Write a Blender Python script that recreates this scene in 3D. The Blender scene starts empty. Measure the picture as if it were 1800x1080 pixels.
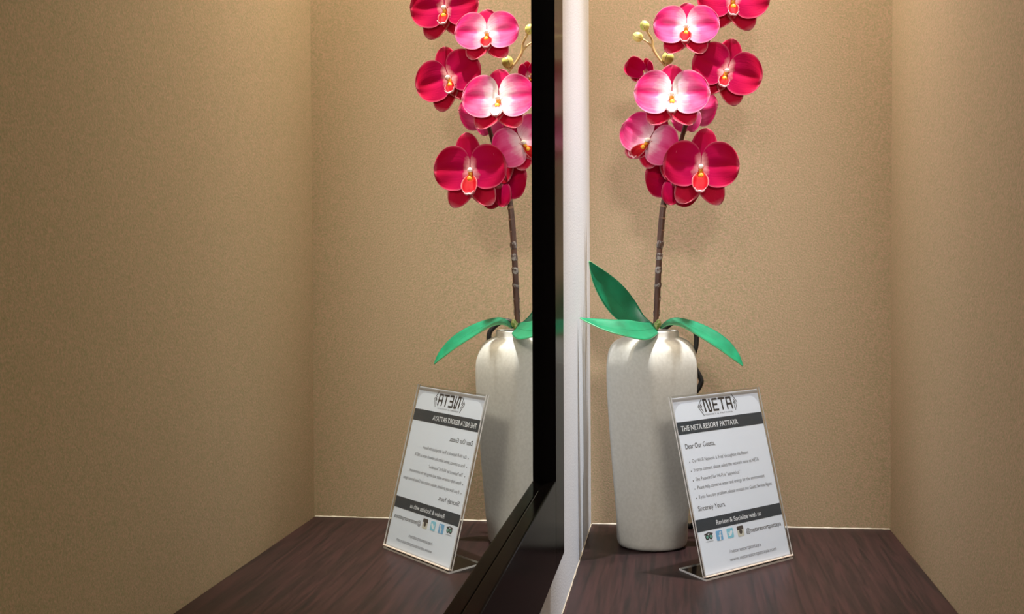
import bpy, bmesh, math, random
from mathutils import Vector, Matrix
from math import sin, cos, pi, radians, exp, sqrt

random.seed(4)
scene = bpy.context.scene
C = scene.collection
TZ = 0.75                                   # height of the counter top above the floor


def T(x, y, z):
    """a point given relative to the counter top's back left corner"""
    return Vector((x, y, z + TZ))


# ------------------------------------------------------------------ camera
cam_data = bpy.data.cameras.new('camera')
cam = bpy.data.objects.new('camera', cam_data)
C.objects.link(cam)
fw = Vector((-0.12909847, 0.99108119, -0.03304025))
rt = Vector((0.991629, 0.12894757, -0.00666708))
up = Vector((0.00234715, 0.03362438, 0.99943178))
M = Matrix((rt, up, -fw)).transposed().to_4x4()
M.translation = T(0.10777851, -1.6, 0.33250631)
cam.matrix_world = M
cam_data.sensor_width = 36.0
cam_data.lens = 2202.59 / 1800 * 36
cam_data.clip_start = 0.02
scene.camera = cam

# ------------------------------------------------------------------ world, lamps, exposure
world = bpy.data.worlds.new('world')
scene.world = world
world.use_nodes = True
world.node_tree.nodes['Background'].inputs[0].default_value = (0.30, 0.27, 0.24, 1)
world.node_tree.nodes['Background'].inputs[1].default_value = 0.3
scene.view_settings.view_transform = 'Standard'
scene.view_settings.look = 'None'
scene.view_settings.gamma = 1
scene.view_settings.use_curve_mapping = False
scene.view_settings.exposure = 0.0
try:
    scene.cycles.use_denoising = True
    scene.cycles.max_bounces = 10
    scene.cycles.glossy_bounces = 6
    scene.cycles.caustics_reflective = True
    scene.cycles.sample_clamp_indirect = 6
    scene.cycles.blur_glossy = 0.3
except Exception:
    pass


def spot(name, loc, target, energy, col, size, angle, blend):
    l = bpy.data.lights.new(name, 'SPOT')
    l.energy = energy
    l.color = col
    l.shadow_soft_size = size
    l.spot_size = radians(angle)
    l.spot_blend = blend
    o = bpy.data.objects.new(name, l)
    C.objects.link(o)
    o.location = loc
    o.rotation_euler = (Vector(target) - Vector(loc)).to_track_quat('-Z', 'Y').to_euler()
    return o


def area(name, loc, target, energy, col, sx, sy):
    l = bpy.data.lights.new(name, 'AREA')
    l.energy = energy
    l.color = col
    l.shape = 'RECTANGLE'
    l.size, l.size_y = sx, sy
    o = bpy.data.objects.new(name, l)
    C.objects.link(o)
    o.location = loc
    o.rotation_euler = (Vector(target) - Vector(loc)).to_track_quat('-Z', 'Y').to_euler()
    return o


# halogen downlight in the ceiling right over the counter
spot('alcove_downlight', T(0.35, -0.22, 1.70), T(0.11, -0.20, 0), 185, (0.96, 0.98, 1.0), 0.018, 27, 0.9)
# added wide spot, separate from the downlight, for warm spill on the wall tops
spot('added_spill', T(0.18, -0.15, 1.42), T(0.18, -0.10, 0), 50, (1.0, 0.88, 0.68), 0.03, 110, 1.0)
# room ceiling light behind and to the right of the photographer
area('room_light', T(0.62, -3.1, 1.68), T(0.1, 0, 0.2), 46, (1.0, 0.95, 0.88), 0.5, 0.5)


# ------------------------------------------------------------------ materials
def mat(name, col, rough=0.5, spec=0.5, metal=0.0, coat=0.0):
    m = bpy.data.materials.new(name)
    m.use_nodes = True
    b = m.node_tree.nodes['Principled BSDF']
    b.inputs['Base Color'].default_value = (*col, 1)
    b.inputs['Roughness'].default_value = rough
    b.inputs['Specular IOR Level'].default_value = spec
    b.inputs['Metallic'].default_value = metal
    b.inputs['Coat Weight'].default_value = coat
    return m


def nodes(m):
    nt = m.node_tree
    return nt, nt.nodes, nt.links, nt.nodes['Principled BSDF']


def noise_mix(m, c1, c2, scale, lo=0.35, hi=0.65, vec_scale=None, detail=4, bump=0.0, bump_scale=None, bump_dist=0.001):
    nt, N, L, b = nodes(m)
    tc = N.new('ShaderNodeTexCoord')
    mp = N.new('ShaderNodeMapping')
    L.new(tc.outputs['Object'], mp.inputs[0])
    if vec_scale:
        mp.inputs['Scale'].default_value = vec_scale
    nz = N.new('ShaderNodeTexNoise')
    nz.inputs['Scale'].default_value = scale
    nz.inputs['Detail'].default_value = detail
    L.new(mp.outputs[0], nz.inputs['Vector'])
    cr = N.new('ShaderNodeValToRGB')
    cr.color_ramp.elements[0].position = lo
    cr.color_ramp.elements[1].position = hi
    cr.color_ramp.elements[0].color = (*c1, 1)
    cr.color_ramp.elements[1].color = (*c2, 1)
    L.new(nz.outputs['Fac'], cr.inputs[0])
    L.new(cr.outputs[0], b.inputs['Base Color'])
    if bump:
        n2 = N.new('ShaderNodeTexNoise')
        n2.inputs['Scale'].default_value = bump_scale or scale
        n2.inputs['Detail'].default_value = 3
        L.new(mp.outputs[0], n2.inputs['Vector'])
        bp = N.new('ShaderNodeBump')
        bp.inputs['Strength'].default_value = bump
        bp.inputs['Distance'].default_value = bump_dist
        L.new(n2.outputs['Fac'], bp.inputs['Height'])
        L.new(bp.outputs[0], b.inputs['Normal'])
    return m


def plaster(name, c1, c2, rough=0.75, bump=0.35):
    m = mat(name, c1, rough, 0.3)
    return noise_mix(m, c1, c2, 520, 0.3, 0.7, bump=bump, bump_scale=480, bump_dist=0.0006, detail=3)


M_WALL = plaster('beige_plaster', (0.35, 0.315, 0.175), (0.57, 0.375, 0.27))
M_WALL_L = plaster('glare_pale_plaster', (0.62, 0.66, 0.75), (0.84, 0.89, 0.98), 0.5, 0.5)  # the left wall's bright glare is put into this paler plaster colour
M_CEIL = mat('white_ceiling', (0.75, 0.72, 0.66), 0.8)
M_FLOOR = noise_mix(mat('floor_tile', (0.3, 0.25, 0.2), 0.5), (0.24, 0.2, 0.16), (0.34, 0.28, 0.22), 9)
M_CAULK = mat('white_caulk', (0.48, 0.42, 0.34), 0.5)
M_FRAME = mat('black_lacquer', (0.0025, 0.002, 0.002), 0.16, 0.5)
M_FRAME.node_tree.nodes['Principled BSDF'].inputs['IOR'].default_value = 1.04
M_VASE = noise_mix(mat('white_ceramic', (0.8, 0.78, 0.74), 0.62), (0.55, 0.535, 0.48), (0.61, 0.595, 0.54), 300, bump=0.12, bump_scale=500, bump_dist=0.0005)
M_CORD = mat('black_rubber', (0.006, 0.006, 0.006), 0.5)

# mirror silvering
M_MIRROR = mat('mirror_silver', (0.86, 0.86, 0.76), 0.0, 0.5, 1.0)

# dark wood laminate
M_WOOD = mat('dark_wood_laminate', (0.04, 0.02, 0.02), 0.42, 0.35)
M_WOOD.node_tree.nodes['Principled BSDF'].inputs['IOR'].default_value = 1.30
nt, N, L, b = nodes(M_WOOD)
tc = N.new('ShaderNodeTexCoord')
mp = N.new('ShaderNodeMapping')
mp.inputs['Scale'].default_value = (110, 4.5, 10)
L.new(tc.outputs['Object'], mp.inputs[0])
nz = N.new('ShaderNodeTexNoise')
nz.inputs['Scale'].default_value = 1.6
nz.inputs['Detail'].default_value = 7
nz.inputs['Distortion'].default_value = 0.8
L.new(mp.outputs[0], nz.inputs['Vector'])
cr = N.new('ShaderNodeValToRGB')
cr.color_ramp.elements[0].position = 0.32
cr.color_ramp.elements[0].color = (0.011, 0.007, 0.007, 1)
cr.color_ramp.elements[1].position = 0.70
cr.color_ramp.elements[1].color = (0.034, 0.014, 0.014, 1)
L.new(nz.outputs['Fac'], cr.inputs[0])
L.new(cr.outputs[0], b.inputs['Base Color'])
bp = N.new('ShaderNodeBump')
bp.inputs['Strength'].default_value = 0.12
bp.inputs['Distance'].default_value = 0.0004
L.new(nz.outputs['Fac'], bp.inputs['Height'])
L.new(bp.outputs[0], b.inputs['Normal'])


def petal_mat(name, centre, mid, outer, rim, back, p1=0.12, p2=0.42, vein=0.35):
    """pigment runs from the petal's claw outwards (attribute 'rad'), a thin pale rim (attribute 'rim'),
    fine veins fanning out (attribute 'ang')"""
    m = mat(name, mid, 0.6, 0.06)
    nt, N, L, b = nodes(m)
    a = N.new('ShaderNodeAttribute')
    a.attribute_name = 'rad'
    e = N.new('ShaderNodeAttribute')
    e.attribute_name = 'rim'
    g = N.new('ShaderNodeAttribute')
    g.attribute_name = 'ang'
    tc = N.new('ShaderNodeTexCoord')
    nz = N.new('ShaderNodeTexNoise')
    nz.inputs['Scale'].default_value = 90
    L.new(tc.outputs['Object'], nz.inputs['Vector'])
    ad = N.new('ShaderNodeMath')
    ad.operation = 'MULTIPLY_ADD'
    L.new(nz.outputs['Fac'], ad.inputs[0])
    ad.inputs[1].default_value = 0.30
    L.new(a.outputs['Fac'], ad.inputs[2])
    sb = N.new('ShaderNodeMath')
    sb.operation = 'SUBTRACT'
    L.new(ad.outputs[0], sb.inputs[0])
    sb.inputs[1].default_value = 0.15
    cr = N.new('ShaderNodeValToRGB')
    el = cr.color_ramp.elements
    el[0].position = p1
    el[0].color = (*centre, 1)
    el[1].position = 0.95
    el[1].color = (*outer, 1)
    x = el.new(p2)
    x.color = (*mid, 1)
    L.new(sb.outputs[0], cr.inputs[0])
    # veins
    cb = N.new('ShaderNodeCombineXYZ')
    L.new(g.outputs['Fac'], cb.inputs[0])
    L.new(a.outputs['Fac'], cb.inputs[1])
    mp = N.new('ShaderNodeMapping')
    mp.inputs['Scale'].default_value = (26, 2.0, 1)
    L.new(cb.outputs[0], mp.inputs[0])
    vn = N.new('ShaderNodeTexNoise')
    vn.inputs['Scale'].default_value = 1.0
    vn.inputs['Detail'].default_value = 2
    L.new(mp.outputs[0], vn.inputs['Vector'])
    vr = N.new('ShaderNodeMapRange')
    vr.inputs['From Min'].default_value = 0.5
    vr.inputs['From Max'].default_value = 0.75
    vr.inputs['To Max'].default_value = vein
    L.new(vn.outputs['Fac'], vr.inputs['Value'])
    mx = N.new('ShaderNodeMix')
    mx.data_type = 'RGBA'
    L.new(vr.outputs[0], mx.inputs[0])
    L.new(cr.outputs[0], mx.inputs[6])
    mx.inputs[7].default_value = (*outer, 1)
    m2 = N.new('ShaderNodeMix')
    m2.data_type = 'RGBA'
    L.new(e.outputs['Fac'], m2.inputs[0])
    L.new(mx.outputs[2], m2.inputs[6])
    m2.inputs[7].default_value = (*rim, 1)
    L.new(m2.outputs[2], b.inputs['Base Color'])
    bp = N.new('ShaderNodeBump')
    bp.inputs['Strength'].default_value = 0.25
    bp.inputs['Distance'].default_value = 0.0006
    L.new(vn.outputs['Fac'], bp.inputs['Height'])
    L.new(bp.outputs[0], b.inputs['Normal'])
    # thin cloth lets a little light through
    tr = N.new('ShaderNodeBsdfTranslucent')
    L.new(m2.outputs[2], tr.inputs['Color'])
    ms = N.new('ShaderNodeMixShader')
    ms.inputs[0].default_value = 0.22
    out = N['Material Output']
    L.new(b.outputs[0], ms.inputs[1])
    L.new(tr.outputs[0], ms.inputs[2])
    L.new(ms.outputs[0], out.inputs['Surface'])
    return m


MAGENTA = (0.70, 0.012, 0.14)
CRIMSON = (0.56, 0.004, 0.055)
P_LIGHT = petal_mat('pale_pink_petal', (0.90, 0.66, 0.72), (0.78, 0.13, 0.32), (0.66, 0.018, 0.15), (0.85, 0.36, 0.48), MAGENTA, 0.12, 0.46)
P_WHITE = petal_mat('white_hearted_petal', (0.92, 0.84, 0.86), (0.72, 0.15, 0.33), (0.62, 0.014, 0.13), (0.88, 0.46, 0.58), MAGENTA, 0.18, 0.52)
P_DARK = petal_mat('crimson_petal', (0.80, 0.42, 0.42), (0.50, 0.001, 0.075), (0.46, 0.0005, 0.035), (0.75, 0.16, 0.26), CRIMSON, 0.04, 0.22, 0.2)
P_SEPAL = petal_mat('magenta_sepal', (0.85, 0.45, 0.55), (0.62, 0.012, 0.12), (0.56, 0.004, 0.075), (0.85, 0.30, 0.40), MAGENTA, 0.10, 0.40, 0.2)
P_LOW = petal_mat('red_sepal', (0.62, 0.01, 0.03), (0.62, 0.006, 0.035), (0.58, 0.006, 0.05), (0.90, 0.50, 0.56), CRIMSON, 0.1, 0.4, 0.15)
P_LIP = petal_mat('red_lip', (0.55, 0.05, 0.01), (0.34, 0.001, 0.005), (0.40, 0.002, 0.014), (0.90, 0.40, 0.44), CRIMSON, 0.1, 0.4, 0.3)
P_LIPW = petal_mat('white_tipped_lip', (0.80, 0.30, 0.05), (0.75, 0.10, 0.14), (0.95, 0.80, 0.80), (0.97, 0.90, 0.88), CRIMSON, 0.05, 0.25, 0.2)
M_YELLOW = noise_mix(mat('yellow_callus', (0.85, 0.42, 0.03), 0.5), (0.90, 0.50, 0.03), (0.65, 0.15, 0.01), 700, 0.45, 0.62)
M_TENDRIL = mat('pale_pink_tendril', (0.85, 0.42, 0.46), 0.6)
M_COLUMN = mat('cream_column', (0.92, 0.86, 0.76), 0.4)
M_PEDICEL = mat('dark_red_pedicel', (0.10, 0.015, 0.02), 0.5)
M_BUD = noise_mix(mat('green_bud', (0.5, 0.5, 0.1), 0.4), (0.36, 0.42, 0.05), (0.72, 0.66, 0.20), 60, 0.4, 0.6)
M_BUDSTEM = noise_mix(mat('tan_bud_stem', (0.4, 0.25, 0.1), 0.5), (0.36, 0.20, 0.07), (0.48, 0.34, 0.12), 120)
M_STEM = noise_mix(mat('brown_stem', (0.1, 0.05, 0.04), 0.5), (0.055, 0.022, 0.018), (0.17, 0.085, 0.06), 90, 0.35, 0.7, (1, 1, 0.25), bump=0.4, bump_scale=300)
M_NODE = mat('tan_stem_node', (0.30, 0.16, 0.10), 0.5)
M_TAPE = noise_mix(mat('clear_wrap', (0.25, 0.2, 0.18), 0.25), (0.10, 0.06, 0.05), (0.42, 0.38, 0.36), 260, 0.45, 0.62)
M_LEAF = noise_mix(mat('emerald_leaf', (0.0, 0.3, 0.14), 0.33, 0.5), (0.002, 0.13, 0.055), (0.006, 0.24, 0.115), 45, 0.3, 0.7)
M_LEAFEDGE = mat('leaf_rim', (0.16, 0.50, 0.22), 0.4)
M_CROWN = noise_mix(mat('crown_green', (0.3, 0.4, 0.1), 0.5), (0.16, 0.28, 0.05), (0.62, 0.62, 0.30), 300)
M_PAPER = mat('grey_white_paper', (0.60, 0.63, 0.72), 0.6)
M_PRINT = mat('white_print', (0.80, 0.85, 0.97), 0.6)
M_INK = mat('navy_band', (0.022, 0.040, 0.062), 0.5)
M_TEXT = mat('black_ink', (0.02, 0.022, 0.03), 0.6)
M_TEXTW = mat('white_ink', (0.80, 0.82, 0.88), 0.6)
M_GREYINK = mat('grey_ink', (0.20, 0.21, 0.25), 0.6)
M_BLUE = mat('blue_icon', (0.16, 0.42, 0.72), 0.5)
M_SKY = mat('sky_blue_icon', (0.25, 0.62, 0.80), 0.5)
M_GREENICON = mat('green_icon', (0.15, 0.42, 0.35), 0.5)
M_BROWNICON = mat('dark_camera_icon', (0.06, 0.05, 0.05), 0.5)
M_CREAMICON = mat('cream_camera_icon', (0.62, 0.60, 0.52), 0.5)


def acrylic(name, tint, gloss, refl):
    m = bpy.data.materials.new(name)
    m.use_nodes = True
    nt = m.node_tree
    N, L = nt.nodes, nt.links
    N.clear()
    out = N.new('ShaderNodeOutputMaterial')
    tr = N.new('ShaderNodeBsdfTransparent')
    tr.inputs[0].default_value = (*tint, 1)
    gl = N.new('ShaderNodeBsdfGlossy')
    gl.inputs['Roughness'].default_value = gloss
    fr = N.new('ShaderNodeLayerWeight')
    fr.inputs['Blend'].default_value = 0.12
    ma = N.new('ShaderNodeMath')
    ma.operation = 'MULTIPLY'
    ma.inputs[1].default_value = refl * 0.7
    L.new(fr.outputs['Facing'], ma.inputs[0])
    mx = N.new('ShaderNodeMixShader')
    L.new(ma.outputs[0], mx.inputs[0])
    L.new(tr.outputs[0], mx.inputs[1])
    L.new(gl.outputs[0], mx.inputs[2])
    L.new(mx.outputs[0], out.inputs['Surface'])
    return m


M_ACRYL = acrylic('clear_acrylic', (0.96, 0.97, 0.97), 0.02, 1.0)
M_ACEDGE = mat('frosted_acrylic_edge', (0.80, 0.78, 0.76), 0.25, 0.6)


# ------------------------------------------------------------------ helpers
def empty(name, label, cat, loc, group=None):
    o = bpy.data.objects.new(name, None)
    C.objects.link(o)
    o.location = loc
    o.empty_display_size = 0.02
    o['label'] = label
    o['category'] = cat
    if group:
        o['group'] = group
    return o


def link(name, me, m, parent=None, smooth=False):
    """me holds world coordinates; the object goes to its parent's frame (parents are never rotated)"""
    o = bpy.data.objects.new(name, me)
    C.objects.link(o)
    for x in (m if isinstance(m, (list, tuple)) else [m]):
        me.materials.append(x)
    if smooth:
        for p in me.polygons:
            p.use_smooth = True
    if parent is not None:
        o.parent = parent
        w = Vector((0, 0, 0))
        q = parent
        while q is not None:
            w += q.location
            q = q.parent
        me.transform(Matrix.Translation(-w))
    return o


def from_bm(bm, name='m'):
    bmesh.ops.recalc_face_normals(bm, faces=bm.faces)
    me = bpy.data.meshes.new(name)
    bm.to_mesh(me)
    bm.free()
    return me


def hexa(pts, bevel=0.0, seg=2):
    """box from 8 corners: bottom ring 0-3, top ring 4-7"""
    bm = bmesh.new()
    v = [bm.verts.new(p) for p in pts]
    for f in ((3, 2, 1, 0), (4, 5, 6, 7), (0, 1, 5, 4), (1, 2, 6, 5), (2, 3, 7, 6), (3, 0, 4, 7)):
        bm.faces.new([v[i] for i in f])
    if bevel:
        bmesh.ops.bevel(bm, geom=bm.edges[:], offset=bevel, segments=seg, affect='EDGES', profile=0.6)
    return from_bm(bm)


def box(a, b, bevel=0.0):
    (x0, y0, z0), (x1, y1, z1) = a, b
    return hexa([T(x0, y0, z0), T(x1, y0, z0), T(x1, y1, z0), T(x0, y1, z0),
                 T(x0, y0, z1), T(x1, y0, z1), T(x1, y1, z1), T(x0, y1, z1)], bevel)


def prism(outline, z0, z1):
    bm = bmesh.new()
    lo = [bm.verts.new(T(x, y, z0)) for x, y in outline]
    hi = [bm.verts.new(T(x, y, z1)) for x, y in outline]
    n = len(outline)
    bm.faces.new(lo[::-1])
    bm.faces.new(hi)
    for i in range(n):
        bm.faces.new((lo[i], lo[(i + 1) % n], hi[(i + 1) % n], hi[i]))
    return from_bm(bm)


def catmull(pts, n):
    """resample a polyline (tuples of any length) smoothly"""
    P = [tuple(pts[0])] + [tuple(p) for p in pts] + [tuple(pts[-1])]
    out = []
    m = len(pts) - 1
    for k in range(n + 1):
        t = k / n * m
        i = min(int(t), m - 1)
        u = t - i
        a, b_, c, d = P[i], P[i + 1], P[i + 2], P[i + 3]
        out.append([0.5 * (2 * b_[j] + (c[j] - a[j]) * u + (2 * a[j] - 5 * b_[j] + 4 * c[j] - d[j]) * u * u
                           + (3 * b_[j] - a[j] - 3 * c[j] + d[j]) * u ** 3) for j in range(len(b_))])
    return out


def tube(pts, n=24, sides=12):
    """pts: (x, y, z, r) world coordinates; closed smooth tube mesh"""
    S = catmull(pts, n)
    bm = bmesh.new()
    rings = []
    prev = None
    for i, s in enumerate(S):
        p = Vector(s[:3])
        a = Vector(S[max(i - 1, 0)][:3])
        c = Vector(S[min(i + 1, len(S) - 1)][:3])
        d = (c - a).normalized()
        if prev is None:
            ref = Vector((1, 0, 0)) if abs(d.x) < 0.8 else Vector((0, 1, 0))
            u = (ref - d * ref.dot(d)).normalized()
        else:
            u = (prev - d * prev.dot(d)).normalized()
        prev = u
        w = d.cross(u)
        r = max(s[3], 1e-5)
        rings.append([bm.verts.new(p + (u * cos(2 * pi * k / sides) + w * sin(2 * pi * k / sides)) * r) for k in range(sides)])
    for a, b_ in zip(rings, rings[1:]):
        for k in range(sides):
            bm.faces.new((a[k], a[(k + 1) % sides], b_[(k + 1) % sides], b_[k]))
    bm.faces.new(rings[0][::-1])
    bm.faces.new(rings[-1])
    return from_bm(bm)


def structure(name, me, m):
    o = link(name, me, m)
    o['kind'] = 'structure'
    return o


# ------------------------------------------------------------------ the setting
W = 0.3739
S_ = 0.0027
H = 1.75
# left wall, its inner face runs a hair off plumb behind the mirror
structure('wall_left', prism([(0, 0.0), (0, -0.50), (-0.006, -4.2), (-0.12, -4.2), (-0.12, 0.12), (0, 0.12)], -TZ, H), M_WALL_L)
structure('wall_back', prism([(0, 0), (W, S_), (W, 0.12), (0, 0.12)], -TZ, H), M_WALL)
structure('wall_right', prism([(W, 0.12), (W, -1.17), (2.7, -1.17), (2.7, -1.07), (0.47, -1.07), (0.49, 0.12)], -TZ, H), M_WALL)
structure('wall_side', prism([(2.6, -1.17), (2.6, -4.2), (2.72, -4.2), (2.72, -1.17)], -TZ, H), M_WALL)
structure('wall_rear', prism([(-0.12, -4.2), (2.72, -4.2), (2.72, -4.32), (-0.12, -4.32)], -TZ, H), M_WALL)
structure('floor', box((-0.12, -4.3, -TZ - 0.1), (2.72, 0.12, -TZ)), M_FLOOR)
structure('ceiling', box((-0.12, -4.3, H), (2.72, 0.12, H + 0.1)), M_CEIL)


# uneven bead of caulk where the counter meets the walls
def caulk(name, pts):
    bm = bmesh.new()
    n = 60
    S = catmull([tuple(p) for p in pts], n)
    rings = []
    a0, a1 = Vector(S[0]), Vector(S[-1])
    d = (a1 - a0).normalized()
    side = Vector((0, 0, 1)).cross(d).normalized()
    if name == 'trim_2':
        side = -side
    for i, s in enumerate(S):
        r = 0.0006 + 0.0007 * random.random()
        p = Vector(s)
        rings.append([bm.verts.new(p), bm.verts.new(p - side * r), bm.verts.new(p - side * r * 0.3 + Vector((0, 0, r * 0.8))),
                      bm.verts.new(p + Vector((0, 0, r * 1.2)))])
    for a, b_ in zip(rings, rings[1:]):
        for k in range(4):
            bm.faces.new((a[k], a[(k + 1) % 4], b_[(k + 1) % 4], b_[k]))
    bm.faces.new(rings[0])
    bm.faces.new(rings[-1][::-1])
    structure(name, from_bm(bm), M_CAULK)


caulk('trim_1', [T(0.001, 0.0, 0), T(W / 2, S_ / 2, 0), T(W - 0.001, S_, 0)])
caulk('trim_2', [T(0.0, -0.005, 0), T(0.0, -0.25, 0), T(0.0, -0.49, 0)])

# ------------------------------------------------------------------ counter
counter = empty('counter', 'dark reddish-brown wood counter built in between the walls', 'counter', T(0.187, -0.29, -TZ))
link('counter_top', box((0.0005, -0.58, -0.03), (W - 0.0005, -0.0005, 0.0), 0.0015), M_WOOD, counter)
link('front_panel', box((0.004, -0.56, -TZ + 0.002), (W - 0.004, -0.54, -0.03)), M_WOOD, counter)

# ------------------------------------------------------------------ mirror
AL, BE, XM = -0.0025, -0.0022, 0.00254


def mx(y, z, off=0.0):
    return XM - AL * (y + 0.6) - BE * (z - 0.4) + off


def slab(y0, y1, z0, z1, x0, x1, bevel=0.0):
    c = [(y0, z0), (y1, z0), (y1, z1), (y0, z1)]
    return hexa([T(mx(y, z, x0), y, z) for y, z in c] + [T(mx(y, z, x1), y, z) for y, z in c], bevel)


mirror = empty('mirror', 'tall wall mirror in a glossy black frame above the left end of the counter', 'mirror', T(0, -1.2, 0.081))
yi, yo = -0.592, -0.519                      # inner and outer edge of the upright at the far end
zi, zo = 0.1578, 0.0818
FD = 0.0095                                  # how far the frame stands out from the glass
yn, zt = -2.2, 1.30
link('glass', slab(yn + 0.01, yi + 0.01, zi - 0.01, zt - 0.06, -0.0012, 0.0), M_MIRROR, mirror)
link('frame_rail', slab(yi, yo, zo, zt, -0.0022, FD, 0.0012), M_FRAME, mirror)
link('frame_rail', slab(yn, yi - 0.0002, zo, zi, -0.0004, FD, 0.0012), M_FRAME, mirror)
link('frame_rail', slab(yn, yi - 0.0002, zt - 0.074, zt, -0.0002, FD, 0.0012), M_FRAME, mirror)
link('frame_rail', slab(yn - 0.074, yn, zo, zt, 0.002, FD, 0.0012), M_FRAME, mirror)


# ------------------------------------------------------------------ vase
VX, VY = 0.0802, -0.115
prof = [(0.0300, 0.0000), (0.0360, 0.0003), (0.0392, 0.0016), (0.0412, 0.0042), (0.0426, 0.0085), (0.0448, 0.0370), (0.0478, 0.0730),
        (0.0512, 0.1150), (0.0535, 0.1470), (0.0556, 0.1800), (0.0563, 0.2020), (0.0562, 0.2120), (0.0554, 0.2210), (0.0530, 0.2300),
        (0.0488, 0.2378), (0.0430, 0.2430), (0.0370, 0.2460), (0.0328, 0.2473), (0.0316, 0.2482), (0.0316, 0.2535),
        (0.0308, 0.2550), (0.0285, 0.2550), (0.0276, 0.2535), (0.0276, 0.2440), (0.0400, 0.2300), (0.0460, 0.2100), (0.0400, 0.0120), (0.0050, 0.0100)]


def make_vase():
    vase = empty('vase', 'tall white ceramic vase with soft vertical facets holding the orchid', 'vase', T(VX, VY, 0))
    bm = bmesh.new()
    seg = 96
    rings = []
    ridge0 = radians(-90 + 1.5)
    for r, z in prof:
        # facets fade out in the neck ring and in the foot
        f = 1.0 if 0.02 < z < 0.246 else 0.0
        if z <= 0.02:
            f = z / 0.02
        if z > 0.222:
            f = max(0.0, 1 - (z - 0.222) / 0.0255)
        ring = []
        for k in range(seg):
            a = 2 * pi * k / seg
            q = ((a - ridge0 + pi / 6 * 0) % (pi / 3)) / (pi / 3)      # 0 at a ridge, 0.5 mid-face
            u = abs(q - 0.5) * 2                                       # 1 at a ridge
            hexr = cos(pi / 6) / cos((q - 0.5) * pi / 3)               # true hexagon, 0.866 mid-face
            rr = r * (1 + f * (0.85 * (hexr - 1) + 0.062))
            ring.append(bm.verts.new(T(VX + rr * cos(a), VY + rr * sin(a), z)))
        rings.append(ring)
    for a, b_ in zip(rings, rings[1:]):
        for k in range(seg):
            bm.faces.new((a[k], a[(k + 1) % seg], b_[(k + 1) % seg], b_[k]))
    bm.faces.new(rings[0][::-1])
    bm.faces.new(rings[-1])
    body = link('body', from_bm(bm), M_VASE, vase, True)
    for e in body.data.edges:
        pass
    return vase


vase = make_vase()


# ------------------------------------------------------------------ orchid
orchid = empty('orchid', 'pink and crimson artificial orchid spray with three green leaves in the white vase', 'orchid', T(VX, VY, 0.245))


def stemtube(name, pts, m, n=40, sides=12, parent=orchid):
    return link(name, tube([(*T(x, y, z), r) for x, y, z, r in pts], n, sides), m, parent, True)


stem = stemtube('stem', [(0.0815, -0.118, 0.18, .0030), (0.0850, -0.120, 0.2594, .0030), (0.0868, -0.119, 0.290, .0036), (0.0882, -0.118, 0.3228, .0036), (0.0898, -0.117, 0.350, .0034),
                         (0.0916, -0.116, 0.3762, .0038), (0.0956, -0.112, 0.4097, .0034), (0.1037, -0.110, 0.4430, .0029), (0.1137, -0.110, 0.4728, .0026),
                         (0.1217, -0.108, 0.4995, .0027), (0.1318, -0.100, 0.5236, .0024), (0.1386, -0.092, 0.5579, .0022), (0.1441, -0.090, 0.5849, .0020),
                         (0.1534, -0.090, 0.6114, .0019), (0.1696, -0.085, 0.6419, .0016)], M_STEM, 70)


def ring_on(x, y, z, r, h, m, name, tilt=0.0):
    pts = [(x - tilt * h, y, z - h, r * 0.86), (x, y, z - h * 0.3, r), (x + tilt * h, y, z + h * 0.4, r), (x + tilt * h * 2, y, z + h, r * 0.84)]
    o = link(name, tube([(*T(*p[:3]), p[3]) for p in pts], 8, 14), m, stem, True)
    return o


for z, x in ((0.4105, 0.0957), (0.4010, 0.0946), (0.3870, 0.0928), (0.3730, 0.0914)):
    y = -0.112 - (0.4105 - z) * 0.1
    ring_on(x, y, z, 0.0041, 0.0016, M_NODE, 'stem_node', 0.15)
for z, x in ((0.3560, 0.0903), (0.3420, 0.0893), (0.3260, 0.0884), (0.3080, 0.0876), (0.2920, 0.0869), (0.2760, 0.0860)):
    ring_on(x, -0.118, z, 0.0041, 0.0042, M_TAPE, 'plastic_wrap', 0.1)

M_BRANCHPTS = [(0.1304, -0.103, 0.5199, .0016), (0.1106, -0.103, 0.5437, .0014), (0.0973, -0.1, 0.5658, .0012), (0.0873, -0.097, 0.5800, .0015),
               (0.0826, -0.095, 0.5891, .0018), (0.0813, -0.095, 0.5992, .0014), (0.0766, -0.098, 0.6069, .0013), (0.0735, -0.1, 0.6125, .0012)]
branch = stemtube('bud_branch', M_BRANCHPTS, M_BUDSTEM, 40, 10)
link('twig', tube([(*T(0.0826, -0.095, 0.5898), .0015), (*T(0.0758, -0.093, 0.5971), .0012), (*T(0.069, -0.090, 0.6018), .0011), (*T(0.0665, -0.09, 0.6035), .001)], 12, 10), M_BUDSTEM, branch, True)
link('twig', tube([(*T(0.0965, -0.100, 0.566), .0014), (*T(0.0985, -0.099, 0.5705), .0016), (*T(0.0993, -0.098, 0.574), .0018)], 8, 10), M_BUDSTEM, branch, True)


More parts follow.
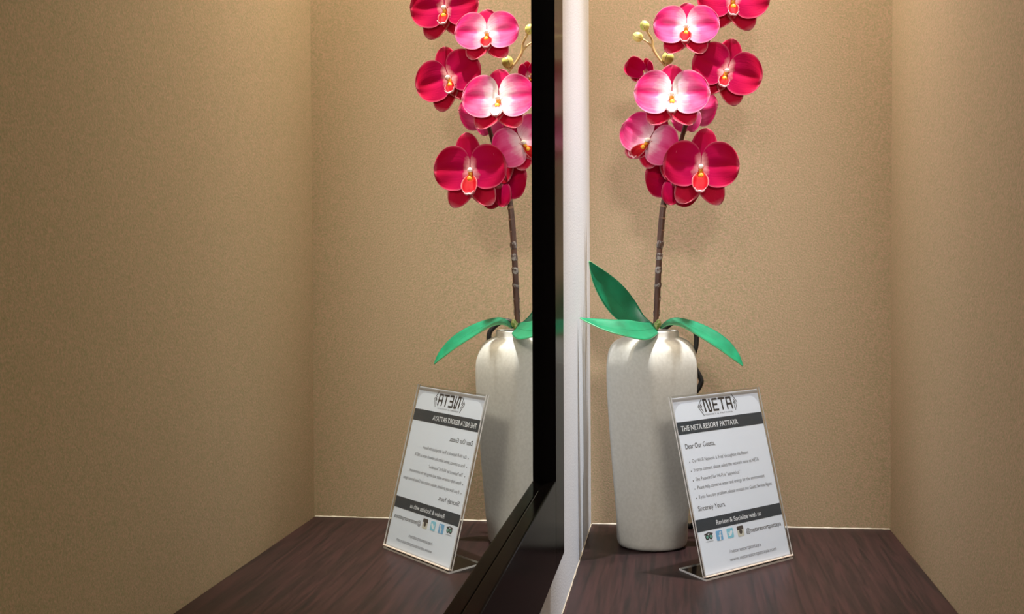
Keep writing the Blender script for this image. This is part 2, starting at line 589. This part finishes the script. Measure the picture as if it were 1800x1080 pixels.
def bud(c, r, axis):
    ax = Vector(axis).normalized()
    pts = []
    for t, k in ((-1.0, 0.12), (-0.92, 0.42), (-0.7, 0.70), (-0.35, 0.93), (0, 1.0), (0.35, 0.95), (0.65, 0.76), (0.88, 0.47), (1.0, 0.15)):
        pts.append((*(Vector(T(*c)) + ax * t * r * 1.12), r * k))
    o = link('bud', tube(pts, 24, 16), M_BUD, orchid, True)
    o['label'] = 'round closed yellow-green bud'
    # a seam where the sepals meet
    side = ax.cross(Vector((0, 1, 0))).normalized()
    sp = [(*(Vector(T(*c)) + ax * t * r * 1.12 + (side * 0.3 + Vector((0, -0.95, 0))) * r * k * 0.985), 0.0005) for t, k in ((-0.7, .70), (-0.2, .97), (0.3, .96), (0.8, .6), (0.98, .2))]
    link('seam', tube(sp, 10, 5), M_BUDSTEM, o, True)


bud((0.0728, -0.100, 0.6150), 0.0056, (-0.35, 0, 1))
bud((0.0645, -0.090, 0.6040), 0.0058, (-0.9, 0, 0.5))
bud((0.0998, -0.097, 0.5768), 0.0070, (0.35, 0, 1))


# petals ------------------------------------------------------------
def blade(name, origin, frame, ang, length, width, prof_p, lift, cup, crease, ripple, m, parent, seed=0, skew=0.0, bend=0.0, nu=12, nv=12, p0=0.03, curl=0.0, smoothrim=0.86, streak=0.0, upper_shade=0.0):
    """petal-like blade in the flower's frame (columns: right, up, facing) starting at the flower's centre"""
    rnd = random.Random(seed)
    ph = rnd.random() * 6
    ca, sa = cos(ang), sin(ang)
    verts, rad, rim, an = [], [], [], []
    for i in range(nu + 1):
        t = i / nu
        t = p0 + (1 - p0) * (0.5 - 0.5 * cos(pi * t)) if True else t
        tt = min(1.0, t)
        prof_w = max(0.0, 1 - abs(2 * tt ** prof_p - 1) ** 2.25) ** 0.5
        hw = width * max(prof_w, 0.02)
        for j in range(nv + 1):
            v = -1 + 2 * j / nv
            v = sin(v * pi / 2)
            a = length * t * (1 - 0.10 * v * v * (1 - t))
            c = v * hw + skew * length * sin(pi * tt) * 0.5
            r2 = (c / width) ** 2
            z = lift + cup * (r2 * 0.6) - crease * exp(-(v / 0.16) ** 2) * sin(pi * min(1, t * 1.05)) + bend * t * t
            z += ripple * sin(5 * v + 7 * t + ph) * t * (0.3 + abs(v)) + curl * max(0, t - 0.7) ** 2 * 6
            p = Vector((a * ca - c * sa, a * sa + c * ca, z))
            verts.append(origin + frame @ p)
            d = sqrt((a / length) ** 2 + (c / max(width, 1e-6) * 0.35) ** 2)
            st = streak * exp(-((v + 0.04 * sin(9 * t)) / 0.13) ** 2) * max(0.0, min(1.0, (t - 0.22) * 3)) * (1 - max(0, t - 0.8) * 2)
            upv = max(0.0, v * (1 if upper_shade > 0 else -1))
            st += abs(upper_shade) * upv ** 1.3 * max(0.0, min(1.0, (d - 0.35) * 3)) - 0.10 * abs(upper_shade) * (1 - upv) * d  # shading of the upper half put into the colour, lower half paler
            st += 0.05 * sin(31 * v + 4 * t + ph) * d + 0.04 * sin(53 * v + ph * 2) * d
            rad.append(max(0.0, min(1.0, d + st)))
            e = max(abs(v) ** 1.0 if 0.12 < t else 0, t)
            rim.append(max(0.0, min(1.0, (e - smoothrim) / (1 - smoothrim) - 0.35)) * 0.85)
            an.append(v * 0.5 + 0.5)
    faces = []
    w_ = nv + 1
    for i in range(nu):
        for j in range(nv):
            faces.append((i * w_ + j, (i + 1) * w_ + j, (i + 1) * w_ + j + 1, i * w_ + j + 1))
    me = bpy.data.meshes.new(name)
    me.from_pydata(verts, [], faces)
    for nm, arr in (('rad', rad), ('rim', rim), ('ang', an)):
        at = me.attributes.new(nm, 'FLOAT', 'POINT')
        for k, x in enumerate(arr):
            at.data[k].value = x
    o = link(name, me, m, parent, True)
    so = o.modifiers.new('solid', 'SOLIDIFY')
    so.thickness = 0.0005
    so.offset = 0
    return o


def ball(c, rx, ry, rz, frame):
    bm = bmesh.new()
    bmesh.ops.create_uvsphere(bm, u_segments=14, v_segments=10, radius=1)
    for v in bm.verts:
        v.co = c + frame @ Vector((v.co.x * rx, v.co.y * ry, v.co.z * rz))
    return from_bm(bm)


def flower(c, normal, roll, s, tone, label, stem_at, openness=1.0, rear=False, lipw=False, seed=0, adj={}):
    """c: centre; normal: the way it faces; roll: clockwise turn in degrees as seen by one facing it"""
    c = T(*c)
    n = Vector(normal).normalized()
    r_ = Vector((0, 0, 1)).cross(n).normalized()          # to the viewer's right
    u_ = n.cross(r_).normalized()
    a = radians(roll)
    r2 = r_ * cos(a) - u_ * sin(a)
    u2 = r_ * sin(a) + u_ * cos(a)
    F = Matrix((r2, u2, n)).transposed()
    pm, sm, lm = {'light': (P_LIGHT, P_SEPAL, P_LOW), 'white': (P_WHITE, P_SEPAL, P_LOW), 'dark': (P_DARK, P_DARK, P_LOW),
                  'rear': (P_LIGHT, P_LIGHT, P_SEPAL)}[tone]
    k = s
    # the pedicel and the receptacle behind the petals make up the flower's own mesh
    back = c - n * 0.006 * k
    sp = T(*stem_at)
    mid = (back + sp) / 2 - n * 0.004 + Vector((0, 0, 0.003))
    fl = link('flower', tube([(*sp, .0011), (*mid, .0011), (*(c - n * 0.009 * k), .0014), (*(c - n * 0.003 * k), .0030 * k), (*(c - n * 0.0005 * k), .0022 * k)], 18, 10), M_PEDICEL, orchid, True)
    fl['label'] = label
    L_ = adj.get('L', 0.0425) * k
    Wd = adj.get('W', 0.0262) * k
    o = c
    cl = (1 - openness)
    for side, nm in ((1, 0), (-1, 1)):
        ang = radians(4) if side == 1 else radians(176)
        ang += radians(adj.get('pa', 0)) * side
        blade('petal', o, F, ang, L_, Wd, 0.92, 0.0015 * k, (0.004 + 0.03 * cl) * k, 0.0016 * k, 0.0010 * k, pm, fl, seed * 7 + nm,
              skew=0.05 * side, bend=(0.002 + 0.03 * cl) * k, nu=20, nv=28, streak=0.30, upper_shade=0.30 * side)
    ds = blade('dorsal_sepal', o, F, radians(90 + adj.get('da', 0)), adj.get('dl', 0.0345) * k, 0.0152 * k, 0.86, -0.0025 * k, 0.003 * k, 0.0004 * k, 0.0006 * k, sm, fl, seed * 7 + 2,
               bend=(0.001 + 0.02 * cl) * k, nu=12, nv=10)
    for side in (1, -1):
        blade('lateral_sepal', o, F, radians(-90 + side * adj.get('sa', 34)), adj.get('sl', 0.0425) * k, 0.0155 * k, 0.78, -0.0030 * k, 0.004 * k, 0.0006 * k, 0.0012 * k, lm, fl,
              seed * 7 + 3 + side, bend=(0.003 + 0.02 * cl) * k, nu=12, nv=10)
    lipm = P_LIPW if lipw else P_LIP
    # lip: two side lobes that rise forward and a tongue that comes out and down
    for side in (1, -1):
        fr = F @ Matrix.Rotation(side * radians(42), 3, 'Y')
        blade('lip_lobe', o + F @ Vector((side * 0.0015 * k, -0.003 * k, 0.0025 * k)), fr, radians(-90 + side * 64), 0.0172 * adj.get('lk', 1) * k, 0.0074 * adj.get('lk', 1) * k, 0.75, 0.0, 0.003 * k, 0.0, 0.0004 * k, lipm, fl,
              seed * 7 + 5 + side, bend=0.004 * k, nu=8, nv=8)
    fr = F @ Matrix.Rotation(radians(-28), 3, 'X')
    lip = blade('lip', o + F @ Vector((0, -0.006 * k, 0.002 * k)), fr, radians(-90), 0.0265 * adj.get('lk', 1) * k, 0.0082 * adj.get('lk', 1) * k, 1.45, 0.0015 * k, 0.0055 * k, -0.0012 * k, 0.0008 * k, lipm, fl, seed * 7 + 8,
                bend=0.003 * k, curl=-0.002 * k, nu=12, nv=10)
    tip = o + F @ Vector((0, -0.006 * k, 0.002 * k)) + fr @ Vector((0, -0.0262 * adj.get('lk', 1) * k, 0.004 * k))
    for side in (1, -1):
        w1 = tip + F @ Vector((side * 0.0035 * k, -0.0008 * k, 0.003 * k))
        w2 = tip + F @ Vector((side * 0.0062 * k, 0.0030 * k, 0.0045 * k))
        link('tendril', tube([(*tip, 0.0012 * k), (*w1, 0.0010 * k), (*w2, 0.0004 * k)], 8, 6), M_TENDRIL, fl, True)
    link('callus', ball(o + F @ Vector((0.0003, -0.0115 * k, 0.0075 * k)), 0.0030 * k, 0.0036 * k, 0.0022 * k, F), M_YELLOW, fl, True)
    # column with its cap
    cp = [(o + F @ Vector((0, 0.0005 * k, 0.0005 * k)), 0.0016 * k), (o + F @ Vector((0, 0.0002 * k, 0.004 * k)), 0.0022 * k), (o + F @ Vector((0, -0.0012 * k, 0.0072 * k)), 0.0027 * k),
          (o + F @ Vector((0, -0.0022 * k, 0.0090 * k)), 0.0022 * k), (o + F @ Vector((0, -0.0026 * k, 0.0098 * k)), 0.0008 * k)]
    link('column', tube([(*p, r) for p, r in cp], 12, 12), M_COLUMN, fl, True)
    link('throat', ball(o + F @ Vector((0, -0.0050 * k, 0.0046 * k)), 0.0022 * k, 0.0040 * k, 0.0030 * k, F), M_YELLOW, fl, True)
    return fl


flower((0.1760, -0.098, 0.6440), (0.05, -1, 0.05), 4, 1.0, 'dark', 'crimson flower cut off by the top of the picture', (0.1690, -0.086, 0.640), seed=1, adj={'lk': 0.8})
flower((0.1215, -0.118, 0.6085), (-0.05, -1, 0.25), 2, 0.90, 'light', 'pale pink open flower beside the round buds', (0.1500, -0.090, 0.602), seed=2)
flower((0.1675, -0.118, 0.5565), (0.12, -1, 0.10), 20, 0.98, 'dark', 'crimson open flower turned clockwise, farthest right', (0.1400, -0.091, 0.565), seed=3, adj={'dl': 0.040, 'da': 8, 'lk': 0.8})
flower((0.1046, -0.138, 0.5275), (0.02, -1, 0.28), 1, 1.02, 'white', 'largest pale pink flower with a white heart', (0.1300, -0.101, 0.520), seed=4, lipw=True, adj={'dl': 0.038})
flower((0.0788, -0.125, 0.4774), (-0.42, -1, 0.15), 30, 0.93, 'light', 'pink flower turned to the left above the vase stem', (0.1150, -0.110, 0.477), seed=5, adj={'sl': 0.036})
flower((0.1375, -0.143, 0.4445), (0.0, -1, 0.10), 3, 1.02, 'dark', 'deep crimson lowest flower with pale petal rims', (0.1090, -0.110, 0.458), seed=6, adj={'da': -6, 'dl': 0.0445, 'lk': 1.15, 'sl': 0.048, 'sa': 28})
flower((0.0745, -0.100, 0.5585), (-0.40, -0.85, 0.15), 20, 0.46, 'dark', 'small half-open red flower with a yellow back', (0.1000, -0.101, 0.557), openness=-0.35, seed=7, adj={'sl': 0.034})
flower((0.1290, -0.092, 0.5150), (0.55, 0.75, -0.15), 190, 0.78, 'rear', 'flower seen from behind, below the largest one', (0.1240, -0.106, 0.505), seed=8)
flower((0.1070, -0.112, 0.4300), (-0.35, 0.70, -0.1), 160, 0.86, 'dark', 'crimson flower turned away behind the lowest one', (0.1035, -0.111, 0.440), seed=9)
# calyx of the half-open flower
cx = link('sepal_cap', ball(T(0.0745, -0.096, 0.5655), 0.0075, 0.0050, 0.0095, Matrix.Identity(3)), noise_mix(mat('yellow_sepal_back', (0.7, 0.45, 0.1), 0.5), (0.62, 0.40, 0.06), (0.80, 0.55, 0.18), 80), orchid, True)


# leaves ------------------------------------------------------------
def leaf(pts, nu=40, nv=12, fold=0.12, label=None):
    """pts: (x, y, z, halfwidth, wx, wy, wz): midrib point, half width, direction across"""
    S = catmull(pts, nu)
    verts = []
    for i, s in enumerate(S):
        p = T(*s[:3])
        w = Vector(s[4:7]).normalized()
        a = T(*S[max(i - 1, 0)][:3])
        c = T(*S[min(i + 1, nu)][:3])
        d = (c - a).normalized()
        w = (w - d * w.dot(d)).normalized()
        nn = d.cross(w).normalized()
        if i == 0:
            sg = -1 if nn.z < 0 else 1
        nn = nn * sg
        for j in range(nv + 1):
            v = -1 + 2 * j / nv
            verts.append(p + w * v * max(s[3], 0.0003) + nn * (abs(v) ** 1.6) * s[3] * fold)
    w_ = nv + 1
    faces = [(i * w_ + j, (i + 1) * w_ + j, (i + 1) * w_ + j + 1, i * w_ + j + 1) for i in range(nu) for j in range(nv)]
    me = bpy.data.meshes.new('leaf')
    me.from_pydata(verts, [], faces)
    o = link('leaf', me, [M_LEAF, M_LEAFEDGE], orchid, True)
    so = o.modifiers.new('solid', 'SOLIDIFY')
    so.thickness = 0.0011
    so.offset = 0
    so.material_offset_rim = 1
    so.use_rim = True
    # raised midrib
    rib = [(*(T(*s[:3]) + Vector((0, -0.0002, 0.0002))), 0.0006 * (1 - i / nu) + 0.0002) for i, s in enumerate(S)][1:-2:4]
    link('midrib', tube(rib, 24, 6), M_LEAF, o, True)
    if label:
        o['label'] = label
    return o


leaf([(0.0800, -0.118, 0.2570, .006, 0.9, 0.2, 0.3), (0.0640, -0.120, 0.2650, .0115, 0.85, 0.5, 0.5), (0.0480, -0.122, 0.2800, .0172, 0.8, 0.6, 0.5), (0.0335, -0.129, 0.2980, .0172, 0.8, 0.6, 0.45),
      (0.0195, -0.140, 0.3180, .0110, 0.8, 0.6, 0.4), (0.0095, -0.152, 0.3370, .0006, 0.8, 0.5, 0.3)], fold=0.2, label='upright leaf leaning against the left wall')
leaf([(0.0860, -0.128, 0.2590, .004, 0.2, -0.6, -0.7), (0.0800, -0.150, 0.2585, .0100, 0.35, -0.75, -0.5), (0.0650, -0.178, 0.2575, .0165, 0.3, -0.8, -0.6), (0.0470, -0.193, 0.2605, .0160, 0.25, -0.8, -0.5),
      (0.0270, -0.200, 0.2650, .0125, 0.2, -0.8, -0.42), (0.0110, -0.203, 0.2700, .0070, 0.1, -0.9, -0.3), (0.0022, -0.204, 0.2735, .0008, 0.1, -0.9, -0.3)], fold=0.1, label='broad leaf reaching left to the wall')
leaf([(0.0905, -0.126, 0.2580, .004, 0, -0.9, -0.3), (0.1010, -0.124, 0.2640, .0075, 0, -0.9, -0.35), (0.1150, -0.120, 0.2635, .0115, 0.1, -0.9, -0.42), (0.1370, -0.118, 0.2540, .0145, 0.0, -0.85, -0.5),
      (0.1600, -0.120, 0.2400, .0140, -0.1, -0.8, -0.5), (0.1765, -0.124, 0.2250, .0085, -0.2, -0.7, -0.4), (0.1857, -0.126, 0.2140, .0006, -0.3, -0.7, -0.3)], fold=0.1, label='arching leaf drooping to the right')
cr_ = link('crown', ball(T(0.0885, -0.131, 0.2640), 0.0034, 0.0034, 0.0050, Matrix.Identity(3)), M_CROWN, orchid, True)
link('sheath', tube([(*T(0.0840, -0.131, 0.2550), .0035), (*T(0.0850, -0.131, 0.2600), .0040), (*T(0.0862, -0.132, 0.2650), .0018)], 8, 10), M_CROWN, cr_, True)

# ------------------------------------------------------------------ cord behind the vase
cord = link('power_cord', tube([(*T(x, y, z), 0.0032) for x, y, z in ((0.120, -0.012, 0.0034), (0.128, -0.018, 0.004), (0.133, -0.022, 0.020), (0.128, -0.024, 0.09), (0.126, -0.026, 0.155), (0.1385, -0.028, 0.182), (0.1385, -0.028, 0.192),
                                                              (0.1290, -0.028, 0.212), (0.1335, -0.028, 0.232), (0.1315, -0.028, 0.250), (0.110, -0.026, 0.262), (0.085, -0.02, 0.24), (0.075, -0.0035, 0.20))], 90, 10), M_CORD, None, True)
cord['label'] = 'black cord looping up behind the white vase'
cord['category'] = 'cord'

# ------------------------------------------------------------------ notice in its acrylic stand
BX, BY, HD, LEAN, CW, CH = 0.1377, -0.2803, 0.8457, 0.2507, 0.1503, 0.1936
dirw = Vector((cos(HD), sin(HD), 0))
nout = Vector((sin(HD), -cos(HD), 0))
diru = Vector((0, 0, 1)) * cos(LEAN) - nout * sin(LEAN)
norm = dirw.cross(diru).normalized()
if norm.dot(nout) < 0:
    norm = -norm
ORG = T(BX, BY, 0.0030)


def K(u, v, d=0.0):
    """point on the card: u from the left 0..1, v from the top 0..1, d proud of the paper's face"""
    return ORG + dirw * (u * CW) + diru * ((1 - v) * CH) + norm * d


def plate(u0, u1, v0, v1, d0, d1):
    return hexa([K(u0, v1, d0), K(u1, v1, d0), K(u1, v0, d0), K(u0, v0, d0), K(u0, v1, d1), K(u1, v1, d1), K(u1, v0, d1), K(u0, v0, d1)])


holder = empty('sign_holder', 'clear acrylic L-shaped table stand in front of the white vase', 'sign holder', T(0.17, -0.22, 0))


def two_mat(me):
    """rim faces take the second material"""
    fl = sorted(me.polygons, key=lambda p: -p.area)
    for p in fl[:2]:
        p.material_index = 0
    for p in fl[2:]:
        p.material_index = 1


for d0, d1 in ((0.0010, 0.0024), (-0.0022, -0.0008)):
    me = plate(0, 1, 0, 1, d0, d1)
    two_mat(me)
    o = link('front_panel' if d0 > 0 else 'back_panel', me, [M_ACRYL, M_ACEDGE], holder)
fold = link('folded_edge', hexa([K(0, 1.0, -0.0026), K(1, 1.0, -0.0026), K(1, 1.0, 0.0030), K(0, 1.0, 0.0030), K(0, 0.9915, -0.0026), K(1, 0.9915, -0.0026), K(1, 0.9915, 0.0030), K(0, 0.9915, 0.0030)], 0.0004), [M_ACRYL, M_ACEDGE], holder)
fold.data.materials.clear()
fold.data.materials.append(mat('highlit_acrylic_fold', (0.80, 0.66, 0.56), 0.15, 0.6))  # orange highlight along the fold is put into its colour
back = Vector((-0.028, 0.046, 0))
b0 = T(BX, BY, 0) + nout * 0.002
b1 = b0 + dirw * CW
me = hexa([b0, b1, b1 + back, b0 + back] + [q + Vector((0, 0, 0.0022)) for q in (b0, b1, b1 + back, b0 + back)])
two_mat(me)
link('foot', me, [acrylic('clear_acrylic_foot', (0.90, 0.92, 0.90), 0.03, 1.0), M_ACEDGE], holder)

notice = empty('printed_notice', 'white printed guest notice with two navy bands inside the acrylic stand', 'notice', T(0.17, -0.22, 0.005))
link('paper', plate(0.014, 0.986, 0.010, 0.99, -0.0004, 0.0), M_PAPER, notice)


def flat(name, polys, m, d0, d1, bevel=None, parent=notice):
    """flat ink shapes, each polygon a list of (u, v)"""
    bm = bmesh.new()
    for poly in polys:
        lo = [bm.verts.new(K(u, v, d0)) for u, v in poly]
        hi = [bm.verts.new(K(u, v, d1)) for u, v in poly]
        n = len(poly)
        bm.faces.new(hi)
        for i in range(n):
            bm.faces.new((lo[i], lo[(i + 1) % n], hi[(i + 1) % n], hi[i]))
    return link(name, from_bm(bm), m, parent)


def rounded(u0, u1, v0, v1, ru, top=True, bottom=False, n=8):
    rv = ru * CW / CH
    P = []

    def corner(cu, cv, a0, a1):
        for k in range(n + 1):
            a = a0 + (a1 - a0) * k / n
            P.append((cu + ru * cos(a), cv - rv * sin(a)))
    corner(u1 - ru, v0 + rv, 0, pi / 2)
    corner(u0 + ru, v0 + rv, pi / 2, pi)
    if bottom:
        corner(u0 + ru, v1 - rv, pi, 1.5 * pi)
        corner(u1 - ru, v1 - rv, 1.5 * pi, 2 * pi)
    else:
        P += [(u0, v1), (u1, v1)]
    return P


flat('printed_panel', [rounded(0.018, 0.982, 0.045, 0.985, 0.10)], M_PRINT, 0.0, 0.00012)
flat('header_band', [[(0.016, 0.217), (0.984, 0.217), (0.984, 0.147), (0.016, 0.147)]], M_INK, 0.0001, 0.00024)
flat('footer_band', [[(0.016, 0.755), (0.984, 0.755), (0.984, 0.688), (0.016, 0.688)]], M_INK, 0.0001, 0.00024)


def stroke(a, b_, w):
    """thick line between two (u, v) points, w in metres"""
    A = Vector((a[0] * CW, a[1] * CH))
    B = Vector((b_[0] * CW, b_[1] * CH))
    d = (B - A).normalized()
    n = Vector((-d.y, d.x)) * w / 2
    return [(p.x / CW, p.y / CH) for p in (A - n, B - n, B + n, A + n)]


def disc(cu, cv, r, n=14):
    return [(cu + r * cos(2 * pi * k / n) / CW, cv + r * sin(2 * pi * k / n) / CH) for k in range(n)]


# logo letters drawn with strokes
t0, t1 = 0.036, 0.107
w = 0.0021
g = []
N0 = 0.345
g += [stroke((N0, t0), (N0 + .012, t1), w), stroke((N0 - .006, t0 + .002), (N0 + .030, t0 + .002), w), stroke((N0 + .028, t0), (N0 + .052, t1 - .004), w), stroke((N0 + .046, t1 - .002), (N0 + .078, t1 - .002), w), stroke((N0 + .066, t0), (N0 + .076, t1), w)]
E0 = 0.446
g += [stroke((E0, t0), (E0 + .004, t1), w), stroke((E0, t0 + .004), (E0 + .055, t0 + .004), w), stroke((E0, .071), (E0 + .050, .071), w), stroke((E0, t1 - .004), (E0 + .060, t1 - .004), w)]
T0 = 0.512
g += [stroke((T0, t0 + .004), (T0 + .075, t0 + .004), w), stroke((T0 + .036, t0), (T0 + .040, t1), w)]
A0 = 0.604
g += [stroke((A0, t0), (A0 + .004, t1), w), stroke((A0, t0 + .004), (A0 + .050, t0 + .004), w), stroke((A0 + .046, t0), (A0 + .058, t1), w), stroke((A0, .076), (A0 + .052, .076), w)]
flat('logo_lettering', g, M_TEXT, 0.00012, 0.0003)
w = 0.0007
for g in ([stroke((.325, .035), (.278, .074), w), stroke((.278, .074), (.330, .128), w), stroke((.296, .074), (.322, .055), w), stroke((.296, .074), (.322, .098), w),
           stroke((.308, .066), (.322, .078), w), stroke((.308, .084), (.322, .070), w), stroke((.316, .090), (.326, .106), w)],
          [stroke((.675, .022), (.726, .072), w), stroke((.726, .072), (.690, .118), w), stroke((.708, .072), (.684, .050), w), stroke((.708, .072), (.688, .095), w),
           stroke((.698, .064), (.684, .078), w), stroke((.698, .082), (.684, .068), w), stroke((.690, .090), (.682, .104), w)]):
    flat('logo_emblem', g, M_TEXT, 0.00012, 0.0003)

font_obj = []


def text(name, s, u, v, wu, cap, m, d=0.00026, shear=0.0, bold=0.0):
    """one printed line: left edge u, cap-height centre v, width wu (of the card's width), cap height in metres"""
    cu = bpy.data.curves.new(name, 'FONT')
    cu.body = s
    cu.size = 1.0
    cu.offset = bold
    ob = bpy.data.objects.new(name + '_source', cu)
    C.objects.link(ob)
    bpy.context.view_layer.update()
    me = bpy.data.meshes.new_from_object(ob.evaluated_get(bpy.context.evaluated_depsgraph_get()))
    bpy.data.objects.remove(ob)
    xs = [q.co.x for q in me.vertices]
    x0, x1 = min(xs), max(xs)
    ks = wu * CW / (x1 - x0)
    kc = cap / 0.72
    for q in me.vertices:
        x = (q.co.x - x0) * ks
        y = (q.co.y - 0.36) * kc
        q.co = ORG + dirw * (u * CW + x) + diru * ((1 - v) * CH + y) + norm * d
    return link(name, me, m, notice)


text('small_lettering', 'RESORT & PATTAYA', .345, .123, .31, .0016, M_GREYINK)
text('heading', 'THE NETA RESORT PATTAYA', .054, .184, .635, .0058, M_TEXTW, bold=0.012)
text('text_line', 'Dear Our Guests,', .060, .284, .325, .0056, M_TEXT)
for s, u, v, wu in (("Our Wi-Fi Network is 'Free' throughout the Resort", .103, .367, .635), ('First to connect, please select the network name as NETA', .103, .417, .738),
                    ('The Password for Wi-Fi is "staywithus"', .102, .470, .497), ('Please help conserve water and energy for the environment', .104, .516, .766),
                    ('If you have any problem, please contact our Guest Service Agent', .103, .567, .835)):
    text('text_line', s, u, v, wu, .0040, M_TEXT, bold=-0.008)
    flat('bullet', [disc(u - .028, v + .006, .0006, 8)], M_TEXT, 0.0001, 0.0003)
text('text_line', 'Sincerely Yours,', .069, .630, .300, .0054, M_TEXT)
text('heading', 'Review & Socialize with us', .232, .722, .510, .0052, M_TEXTW, bold=0.008)
text('text_line', '@netaresortpattaya', .537, .803, .413, .0050, M_TEXT)
text('text_line', '/netaresortpattaya', .310, .892, .362, .0042, M_GREYINK)
text('text_line', 'www.netaresortpattaya.com', .300, .936, .538, .0042, M_GREYINK)
# social icons
ic = []
flat('owl_icon', [disc(.108, .790, .0030), disc(.146, .790, .0030), stroke((.082, .776), (.127, .768), .0012), stroke((.127, .768), (.172, .776), .0012)], M_TEXT, 0.00012, 0.0003)
flat('owl_eye', [disc(.108, .790, .0017), disc(.146, .790, .0017)], M_GREENICON, 0.0003, 0.0004)
text('small_lettering', 'tripadvisor', .086, .814, .082, .0013, M_TEXT)
flat('letter_icon', [rounded(.205, .275, .768, .822, .008, bottom=True)], M_BLUE, 0.00012, 0.0003)
flat('icon_letter', [stroke((.250, .778), (.242, .822), .0019), stroke((.231, .797), (.258, .797), .0015), stroke((.250, .778), (.262, .778), .0015)], M_TEXTW, 0.0003, 0.0004)
flat('bird_icon', [rounded(.325, .395, .768, .822, .008, bottom=True)], M_SKY, 0.00012, 0.0003)
flat('bird', [[(.335, .786), (.352, .796), (.362, .784), (.376, .782), (.386, .786), (.380, .796), (.368, .808), (.348, .812), (.334, .808), (.346, .804)]], M_TEXTW, 0.0003, 0.0004)
flat('camera_icon', [rounded(.440, .512, .782, .826, .010, bottom=True)], M_CREAMICON, 0.00012, 0.0003)
flat('camera_top', [rounded(.440, .512, .768, .790, .010)], M_BROWNICON, 0.00012, 0.00032)
flat('camera_lens', [disc(.476, .800, .0026)], M_BROWNICON, 0.0003, 0.0004)
